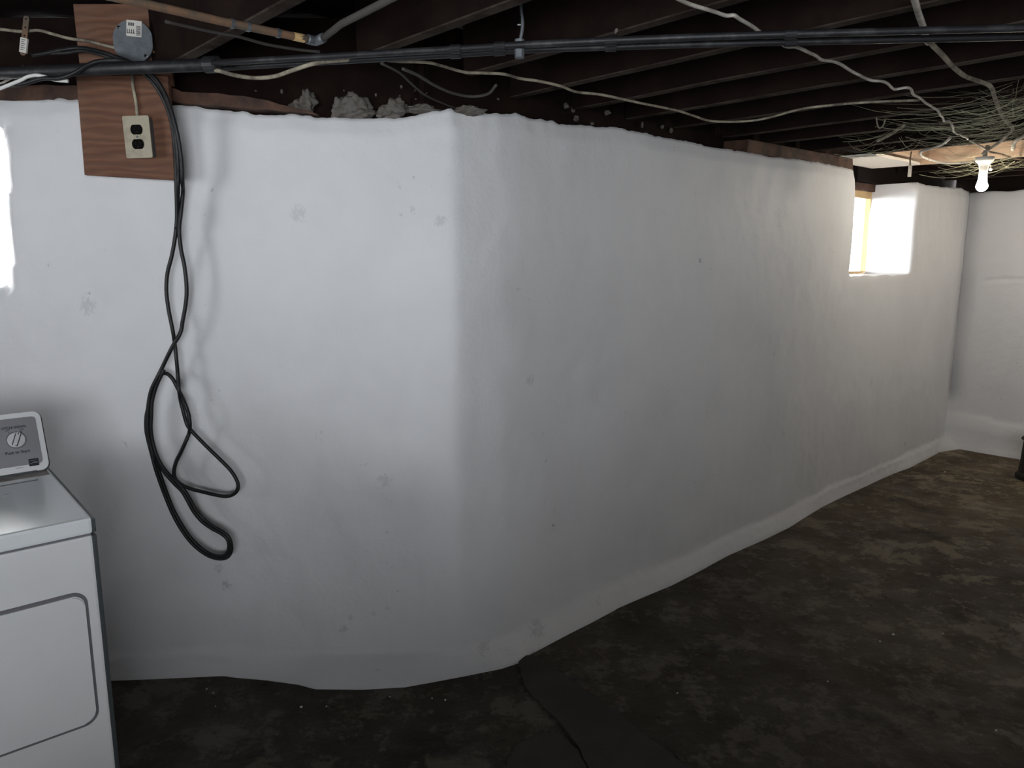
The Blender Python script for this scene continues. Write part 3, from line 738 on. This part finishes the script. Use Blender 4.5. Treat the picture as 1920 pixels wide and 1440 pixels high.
A = runA + [(333,390,Yc),(329,440,Yc),(322,480,Yc),(314,512,Yc),(312,545,Yc),(316,580,Yc)] + c8([(300,60,0),(310,130,.008),(320,220,.004),(327,300,.006),(333,380,-.006),(343,440,.006),(358,500,.006),(375,560,.006),(395,592,0),(440,640,0),(500,700,0),(560,758,0),(612,812,0),(645,865,0),(652,905,0),(632,938,0),(590,952,0),(540,946,0),(470,930,0),(400,912,0),(345,888,0),(312,855,0),(306,815,0),(318,765,0),(345,710,0),(372,650,0),(388,610,.006),(392,570,-.008),(385,510,-.008),(365,450,-.008),(345,405,.006),(322,360,.006),(300,320,.006),(275,294,.006),(250,288,.006),(222,306,.006),(198,345,.004),(180,400,.004),(168,480,.006),(166,560,.006),(178,640,.006),(195,700,.006),(225,775,.006),(265,835,.006),(310,885,.008),(350,925,.006),(380,975,.004),(410,1030,.004),(455,1085,.004),(510,1125,.004),(560,1152,.004),(592,1180,.004),(604,1215,.004),(598,1250,.004),(575,1272,.004),(540,1276,.004),(490,1258,.004),(440,1222,.004),(395,1175,.004),(350,1110,.004),(305,1030,.004),(272,950,.004),(240,860,.004),(215,790,.004),(195,730,-.004),(178,670,-.004),(165,600,-.008),(164,520,-.008),(170,440,-.008),(185,375,-.008),(212,318,-.008),(240,262,-.004),(272,195,-.004),(300,140,-.006),(330,90,-.004),(345,55,0),(352,10,0)]) + [(348,572,Yc),(350,540,Yc),(346,500,Yc),(339,465,Yc),(336,430,Yc)]
Bm = [(336,430,Yc),(339,400,Yc),(343,360,Yc)]
full = cord_pts(A) + cord_pts(Bm[1:]) + cord_pts(runB[::-1])
bm = bmesh.new(); tube(bm, smooth_path(full, 5), .0064, 10)
o = link('power_cord', bm, M_cord, smooth=True); tag(o, 'long looped black cord hanging over the pipe down the white wall', 'cord')
# a second cord laid beside it makes the doubled lower loop
D = [(240,288,-.006),(222,310,-.004),(200,350,-.002),(180,405,.0),(170,455,.0),(156,520,.0),(155,590,.0),(166,650,.0),(182,712,-.004),(205,800,-.004),(232,880,-.002),(262,960,-.002),(300,1050,-.002),(345,1130,-.002),(390,1192,-.002),(440,1240,-.002),(495,1275,-.002),(548,1290,-.002),(590,1284,-.002),(614,1255,-.002),(616,1212,-.002),(602,1172,-.002),(565,1140,-.002),(515,1112,-.002),(462,1072,-.002),(422,1022,-.002),(395,972,-.002),(364,922,-.002),(318,872,-.006),(280,835,-.004),(240,785,-.004),(212,728,-.004),(192,660,-.002),(182,590,-.004),(184,520,-.004),(187,450,-.004),(200,390,-.004),(218,340,-.004),(238,298,-.004),(252,268,-.002)]
bm = bmesh.new(); tube(bm, smooth_path(cord_pts(c8(D)), 5), .0058, 10)
o = link('power_cord', bm, M_cord, smooth=True); tag(o, 'thinner black cord doubling the lowest loop on the white wall', 'cord')
E2 = [(90,100,2.425),(125,99,2.415),(155,95,2.41),(185,101,2.39),(212,110,2.385),(242,122,2.375),(268,137,2.37),(290,160,2.38),(305,185,2.39),(316,212,2.395),(323,240,2.40),(327,275,2.405),(329,310,2.405),(330,350,2.41),(331,400,2.41),(330,430,2.41)]
bm = bmesh.new(); tube(bm, smooth_path(cord_pts(E2), 5), .0052, 10)
o = link('power_cord', bm, M_cord, smooth=True); tag(o, 'short black cord running beside the long one over the plywood corner', 'cord')

# ---------------------------------------------------------------- right-hand ceiling wiring and bulb
ZW = 2.045
cable('armoured_cable', 'kinked grey cable wandering across the joists to the bulb tangle', 'cable', [atz(x, y, z) for x, y, z in ((1240,-25,2.04),(1290,2,2.04),(1330,14,2.04),(1362,25,2.04),(1385,30,2.035),(1415,55,2.035),(1440,72,2.035),(1462,77,2.035),(1482,86,2.035),(1500,87,2.035),(1515,93,2.035),(1535,106,2.035),(1560,115,2.035),(1600,132,2.035),(1615,145,2.035),(1630,149,2.035),(1652,151,2.035),(1668,158,2.035),(1678,169,2.035),(1702,168,2.035),(1716,178,2.035),(1726,189,2.035),(1742,197,2.035),(1757,209,2.035),(1762,219,2.03),(1770,228,2.03),(1782,231,2.03),(1786,244,2.03),(1800,254,2.03),(1815,262,2.03))], .0044, M_greycable, wob=.012)
cable('thick_conduit', 'grey conduit dropping from the joists behind the pipe pair', 'conduit', [atz(1700,-40,2.05), atz(1715,0,2.05), atz(1722,25,2.05), atz(1731,50,2.045), atz(1737,72,2.04), atz(1741,80,2.035)], .0078, M_greycable)
cable('lamp_cable', 'long yellowish cable curving from the conduit down to the bulb', 'cable', [atz(1741,76,2.035), atz(1752,88,2.035), atz(1768,104,2.035), atz(1786,124,2.035), atz(1810,143,2.035), atz(1838,153,2.035), atz(1858,163,2.035), atz(1866,185,2.035), atz(1876,210,2.035), atz(1888,228,2.035), atz(1899,241,2.03)] + [atz(1890,252,2.02), atz(1872,268,2.01), atz(1852,281,1.995), atz(1843,288,1.985)], .0066, M_dustcable)
cable('lamp_cable', 'pale cable looping below the tan joist left of the bulb', 'cable', [atz(x, y, 2.035) for x, y in ((1782,258),(1768,270),(1745,279),(1728,284),(1727,292),(1742,299),(1765,305),(1795,306),(1825,303))], .0066, M_greycable)
cable('old_wire', 'thin orange-tinted wire crossing the tan joist by the bulb', 'wire', [atz(x, y, 2.04) for x, y in ((1815,262),(1835,272),(1855,284),(1880,290),(1905,298),(1940,300))], .005, M_rust)
cable('lamp_cable', 'pale cable end curling at the right edge above the bulb', 'cable', [atz(x, y, 2.035) for x, y in ((1945,246),(1920,255),(1903,266),(1899,280))], .010, M_dustcable)
cable('old_wire', 'short dusty wire hooked from the third joist before the window', 'wire', [atz(x, y, 2.03) for x, y in ((1646,264),(1668,253),(1684,242),(1695,236))], .007, M_dustcable)
cable('hanging_wire', 'tiny wire hook hanging between the joists left of the window', 'wire', [atz(1643,221,2.05), atz(1645,233,2.03), atz(1649,240,2.02), atz(1656,235,2.03), atz(1660,224,2.05)], .003, M_dustcable)
o = thing('hanging_strap', 'narrow metal strap dangling below the joist above the window', 'strap')
tp, bt = atz(1709, 284, 2.06), None
bm = bmesh.new(); tube(bm, smooth_path([tp, tp + Vector((-.003, 0, -.04)), tp + Vector((0, 0, -.075))], 4), .004, 8); link('strap_wire', bm, M_rust, o)
bm = bmesh.new(); box(bm, tp.x - .010, tp.x + .010, tp.y - .002, tp.y + .002, tp.z - .135, tp.z - .07, .001); link('strap_tab', bm, M_greycable, o)
# light bulb in a porcelain holder
bp_ = Vector(ray(1841, 349) * (4.02)); bp_ += Vector((0, 0, H))
bl = thing('light_bulb', 'lit bare bulb in a white lampholder under the joists by the far wall', 'light bulb', loc=bp_)
R = .0285
prof = [(0, -R)] + [(R * math.sin(a), -R * math.cos(a)) for a in [math.radians(d) for d in range(12, 132, 12)]] + [(.0225, .024), (.0210, .034), (.0195, .050), (.0190, .074), (0, .074)]
bm = bmesh.new(); lathe(bm, prof, 28); link('bulb_glass', bm, M_bulb, bl, smooth=True)
bm = bmesh.new(); lathe(bm, [(0, .0745), (.0185, .0745), (.0205, .080), (.023, .098), (.026, .112), (.034, .122), (.043, .128), (.045, .140), (.045, .150), (0, .150)], 24); link('lampholder', bm, M_porc, bl, smooth=True)
bm = bmesh.new(); tube(bm, smooth_path([Vector((0, 0, .148)), Vector((0, 0, .18)), Vector((.01, .0, .21))], 3), .011, 8); link('lamp_neck', bm, M_dustcable, bl)
bm = bmesh.new(); tube(bm, [Vector((.022, 0, .112)), Vector((.036, 0, .108)), Vector((.038, 0, .092))], .0016, 6)
lathe(bm, [(0, .078), (.006, .081), (.0085, .087), (.006, .093), (0, .096)], 12, Matrix.Translation((.038, 0, 0))); link('pull_switch', bm, M_porc, bl)
# second bulb further along, outside the frame
b2 = thing('light_bulb', 'second bare bulb outside the frame to the right', 'light bulb', loc=uvp(5.75, .7, 1.86))
for ch in list(bl.children):
    c = ch.copy(); C.objects.link(c); c.parent = b2
    if c.name.startswith('bulb_glass'): c.data = ch.data.copy(); c.data.materials[0] = M_bulb2

# cobwebs: countless dusty threads between the last joists
def webs(label, n, box_px, zlo, zhi, spread, r, seed):
    rnd = random.Random(seed); bm = bmesh.new()
    for _ in range(n):
        a = atz(rnd.uniform(box_px[0], box_px[2]), rnd.uniform(box_px[1], box_px[3]), 2.055)
        a.z = rnd.uniform(zlo, zhi)
        ang = rnd.gauss(TH if rnd.random() < .2 else TH + 1.57, .33); L = rnd.uniform(.08, spread)
        b = a + Vector((math.cos(ang) * L, math.sin(ang) * L, rnd.uniform(-.03, .03))); b.z = min(max(b.z, zlo), zhi)
        sag = rnd.uniform(.005, .05); k = 6
        pts = [a.lerp(b, t / k) + Vector((rnd.gauss(0, .004), rnd.gauss(0, .004), -sag * 4 * (t / k) * (1 - t / k))) for t in range(k + 1)]
        tube(bm, pts, rnd.uniform(.3, 1) ** 2 * r, 3, cap=False)
    o = link('cobweb', bm, M_web); tag(o, label, 'cobweb'); o['kind'] = 'stuff'; return o
webs('dusty yellowish cobwebs massed around the cables at the upper right', 170, (1870, 172, 2000, 258), 2.03, 2.11, .55, .0011, 3)
webs('grey cobweb threads above the window bay', 40, (1640, 240, 1800, 292), 2.03, 2.09, .3, .0010, 5)
webs('cobweb strands hanging around the bulb holder', 60, (1820, 275, 1960, 300), 1.99, 2.06, .35, .0010, 8)

# ---------------------------------------------------------------- dark timber stub at the right edge
P = atz(1909, 897, 0)
o = thing('timber_stub', 'dark rough stub standing on the floor at the right edge before the far wall', 'post', loc=(P.x + .085, P.y - .02, 0), rz=.5)
bm = bmesh.new()
rings = []
for z, r in ((-.0, .10), (.03, .105), (.05, .088), (.12, .082), (.22, .078), (.262, .076), (.27, .09), (.285, .088)):
    rings.append([bm.verts.new((r * (1 + .06 * nn(Vector((k, z * 20, 0)))) * math.cos(k * math.pi / 6), r * math.sin(k * math.pi / 6), z)) for k in range(12)])
for a, b in zip(rings, rings[1:]):
    for k in range(12): bm.faces.new((a[k], a[(k + 1) % 12], b[(k + 1) % 12], b[k]))
bm.faces.new(rings[0][::-1]); bm.faces.new(rings[-1]); link('stub_body', bm, M_stone, o)

# ---------------------------------------------------------------- clothes dryer
DU1, DV0, DZ = .381, 1.807, .925          # right side, front face, top height
DW, DD = .70, .60
DR = TH - math.radians(1.5)
dloc = uvp(DU1, DV0, 0) + Matrix.Rotation(DR, 3, 'Z') @ Vector((-DW / 2, DD / 2, 0))
dr = thing('clothes_dryer', 'white front-loading clothes dryer with silver control panel against the wall', 'dryer', loc=dloc, rz=DR)
hw, hd = DW / 2, DD / 2                    # local: x along u, y along v (front is -y)
def part(name, bm, m_, parent=None, smooth=False): return link(name, bm, m_, parent or dr, smooth)
bm = bmesh.new(); box(bm, -hw, hw - .006, -hd, hd, .03, .882, .006); body = part('cabinet', bm, M_enamel)
bm = bmesh.new(); box(bm, hw - .0065, hw + .003, -hd + .004, hd, .03, .880, .002); o = part('side_panel', bm, M_dark); o['label'] = 'dark side panel'
bm = bmesh.new(); box(bm, hw - .0055, hw + .003, -hd + .002, hd, .888, .9185, .002); part('lid_edge', bm, M_dark)
bm = bmesh.new(); box(bm, -hw, hw - .005, -hd - .004, hd, .887, DZ, .007); lid = part('lid', bm, M_enamel_top)
bm = bmesh.new(); box(bm, -hw + .004, hw - .008, -hd + .004, hd - .004, .880, .889); part('lid_seam', bm, M_groove)
for sx in (-1, 1):
    for sy in (-1, 1):
        bm = bmesh.new(); lathe(bm, [(0, 0), (.02, 0), (.02, .012), (.01, .014), (.01, .035)], 14, Matrix.Translation((sx * (hw - .05), sy * (hd - .05), 0))); part('foot', bm, M_dark)
# door: recessed gasket line around a slightly proud panel
FM = Matrix(((1, 0, 0, 0), (0, 0, -1, -hd), (0, 1, 0, 0), (0, 0, 0, 1)))     # local x->x, y->z, z->towards front
dx1 = .346 - DU1 + hw; dx0 = -dx1 + .02; dz0, dz1 = .442, .752
bm = bmesh.new(); prism(bm, rrect(dx0 - .007, dx1 + .0065, dz0 - .008, dz1 + .008, .032, 8), -.001, .0012, FM); gk = part('door_gasket', bm, M_groove)
bm = bmesh.new(); prism(bm, rrect(dx0, dx1, dz0, dz1, .026, 8), -.001, .006, FM)
bmesh.ops.bevel(bm, geom=[e for e in bm.edges if all(v.co.y < -hd - .005 for v in e.verts)], offset=.003, segments=2, affect='EDGES')
door = part('door', bm, M_enamel)
bm = bmesh.new(); prism(bm, rrect(dx0 + .02, dx0 + .14, dz1 - .012, dz1 - .002, .003), .0055, .0085, FM); part('door_grip', bm, M_groove, door)
# lid details
bm = bmesh.new(); box(bm, -hw + .003, hw - .012, hd - .165, hd - .02, DZ - .001, DZ + .0012); o = part('lint_dust', bm, M_grime); o['label'] = 'grey lint along the back of the lid'
bm = bmesh.new(); box(bm, -hw + .05, hw - .045, hd - .205, hd - .198, DZ - .001, DZ + .0012, .0005); part('lid_ridge', bm, M_groove)
bm = bmesh.new(); box(bm, -.08, .20, hd - .150, hd - .128, DZ, DZ + .010, .003); part('lint_screen_lid', bm, M_enamel)
bm = bmesh.new()
for x, y, s in ((.20, -.02, .010), (.225, .005, .007), (.12, -.03, .006), (.08, -.03, .008), (.19, -.035, .004)):
    prism(bm, [(x + s * math.cos(a) * (1 + .4 * nn(Vector((x * 90, a, 0)))), y + .35 * s * math.sin(a)) for a in [k * .7 for k in range(9)]], DZ - .0005, DZ + .0008, Matrix.Identity(4))
o = part('lid_smudge', bm, M_greyink); o['kind'] = 'stuff'
# console
cy0 = hd - .118; ch = .150; lean = .070   # front foot of the console, height, backward lean
def cons(x, t, d=0):                       # point on the slanted face; t from 0 (bottom) to 1 (top), d outwards
    n = Vector((0, -ch, lean)).normalized()
    return Vector((x, cy0 + lean * t, DZ + .004 + ch * t)) + n * d
L_ = math.hypot(ch, lean); s_ = Vector((0, lean, ch)).normalized(); n_ = Vector((0, -ch, lean)).normalized()
CM = Matrix(((1, s_.x, n_.x, 0), (0, s_.y, n_.y, cy0), (0, s_.z, n_.z, DZ + .004), (0, 0, 0, 1)))   # local x, y up the slope, z outwards
xr = hw - .004
bm = bmesh.new(); prism(bm, rrect(-xr, xr, 0, L_, .020, 8), -.05, .0, CM)
for v in bm.verts:
    if v.co.z < DZ: v.co.z = DZ
con = part('console', bm, M_enamel)
bm = bmesh.new(); prism(bm, rrect(-xr - .002, xr + .004, -.002, L_ + .003, .022, 8), -.052, -.012, CM)
for v in bm.verts:
    if v.co.z < DZ: v.co.z = DZ
part('console_shell', bm, M_dark, con)
bm = bmesh.new(); prism(bm, rrect(-xr + .012, xr - .013, .020, L_ - .014, .010, 6), -.001, .0016, CM)
pan = part('control_panel', bm, M_panel, con)
bm = bmesh.new(); box(bm, -xr + .01, xr - .03, cy0 - .004, cy0 + .01, DZ, DZ + .006); part('console_gap', bm, M_dark, con)
# find knob spot on the panel from its place in the photo
Mi = (dr.matrix_basis @ CM)
dr_m = Matrix.Translation(dr.location) @ Matrix.Rotation(DR, 4, 'Z')
CW = dr_m @ CM; CWi = CW.inverted()
def on_panel(px, py):
    o0 = CWi @ Vector((0, 0, H)); d0 = CWi.to_3x3() @ ray(px, py); t = (.0016 - o0.z) / d0.z
    q = o0 + d0 * t; return q.x, q.y
kx, ky = on_panel(30.5, 825)
bm = bmesh.new(); KM = CM @ Matrix.Translation((kx, ky, 0)); lathe(bm, [(.0205, .0015), (.0205, .0045), (.0185, .006), (0, .006)], 32, KM); kn = part('knob', bm, M_knob, con)
bm = bmesh.new(); lathe(bm, [(.0205, .0014), (.0215, .0030), (.0232, .0028), (.0240, .0014)], 32, KM)
part('knob_ring', bm, M_groove, con)
bm = bmesh.new(); prism(bm, rrect(-.0068, .0068, -.0175, .0165, .002), .0055, .0064, KM @ Matrix.Rotation(math.radians(-22), 4, 'Z')); part('knob_recess', bm, M_ink, con)
bm = bmesh.new(); prism(bm, rrect(-.0046, .0046, -.0195, .0195, .004), .005, .016, KM @ Matrix.Rotation(math.radians(-22), 4, 'Z'))
bmesh.ops.bevel(bm, geom=list(bm.edges), offset=.001, segments=1, affect='EDGES'); part('knob_grip', bm, M_knob, con)
bm = bmesh.new(); prism(bm, [(-.0012, .012), (.0012, .012), (.0008, .018), (-.0008, .018)], .0158, .0163, KM @ Matrix.Rotation(math.radians(-22), 4, 'Z')); part('knob_pointer', bm, M_ink, con)
def text(s, px, py, size, m_, name='lettering', bold=0):
    x, y = on_panel(px, py)
    cu = bpy.data.curves.new('t', 'FONT'); cu.body = s; cu.size = size; cu.align_x = 'CENTER'; cu.align_y = 'CENTER'
    cu.extrude = .0002; cu.offset = bold
    to = bpy.data.objects.new('t', cu); C.objects.link(to)
    bpy.context.view_layer.update()
    me = bpy.data.meshes.new_from_object(to.evaluated_get(bpy.context.evaluated_depsgraph_get()))
    bpy.data.objects.remove(to); me.transform(CM @ Matrix.Translation((x, y, .0019))); me.materials.clear(); me.materials.append(m_)
    o = bpy.data.objects.new(name, me); C.objects.link(o); o.parent = con; return o
text('CYCLE SIGNAL', 26, 801.5, .0085, M_ink, bold=.0002)
text('OFF', 14, 807.5, .0065, M_ink); text('ON', 40.5, 805, .0065, M_ink)
text('Push to Start', 33, 848, .0105, M_ink, bold=.0002)
text('AUTO MOISTURE  SENSING', 15, 877, .004, M_greyink) if False else None
bm = bmesh.new()
for px0, px1 in ((0, 22), (31, 44)):
    a = on_panel(px0, 878.5); b = on_panel(px1, 875.5 if px0 else 875.8)
    n = int((px1 - px0) / 1.6)
    for k in range(n):
        x = a[0] + (b[0] - a[0]) * k / n
        box(bm, x, x + .0012, a[1] - .0010, a[1] + .0010 * (1 + k % 2 * .4), .0016, .0019, M=CM)
link('lettering', bm, M_greyink, con)
for px, py in ((16.5, 811.5), (39, 809.5)):
    x, y = on_panel(px, py); bm = bmesh.new(); prism(bm, [(x - .0012, y + .001), (x + .0012, y + .001), (x, y - .0018)], .0016, .002, CM); link('lettering', bm, M_ink, con)
# dark square emblem with pale sweeps
ex, ey = on_panel(63.5, 866.5)
bm = bmesh.new(); prism(bm, rrect(ex - .0115, ex + .0115, ey - .0100, ey + .0100, .0015, 2), .0016, .0021, CM); em = link('emblem', bm, M_ink, con)
bm = bmesh.new()
def sweep(pts, w0):
    P = smooth_path([Vector((ex + a, ey + b, 0)) for a, b in pts], 6); n = len(P)
    L1 = [(p.x, p.y + w0 * math.sin(math.pi * (.08 + .9 * i / (n - 1)))) for i, p in enumerate(P)]; L2 = [(p.x, p.y - w0 * .2) for p in P[::-1]]
    prism(bm, L1 + L2, .0020, .0024, CM)
sweep([(-.0112, .0045), (0, .0048), (.0085, .0052)], .0007)
sweep([(-.0112, -.0030), (-.004, -.0022), (.003, .0004), (.0112, .0006)], .0010)
sweep([(-.0020, -.0012), (.004, -.0026), (.0112, -.0040)], .0008)
link('emblem_sweep', bm, M_panel, con)
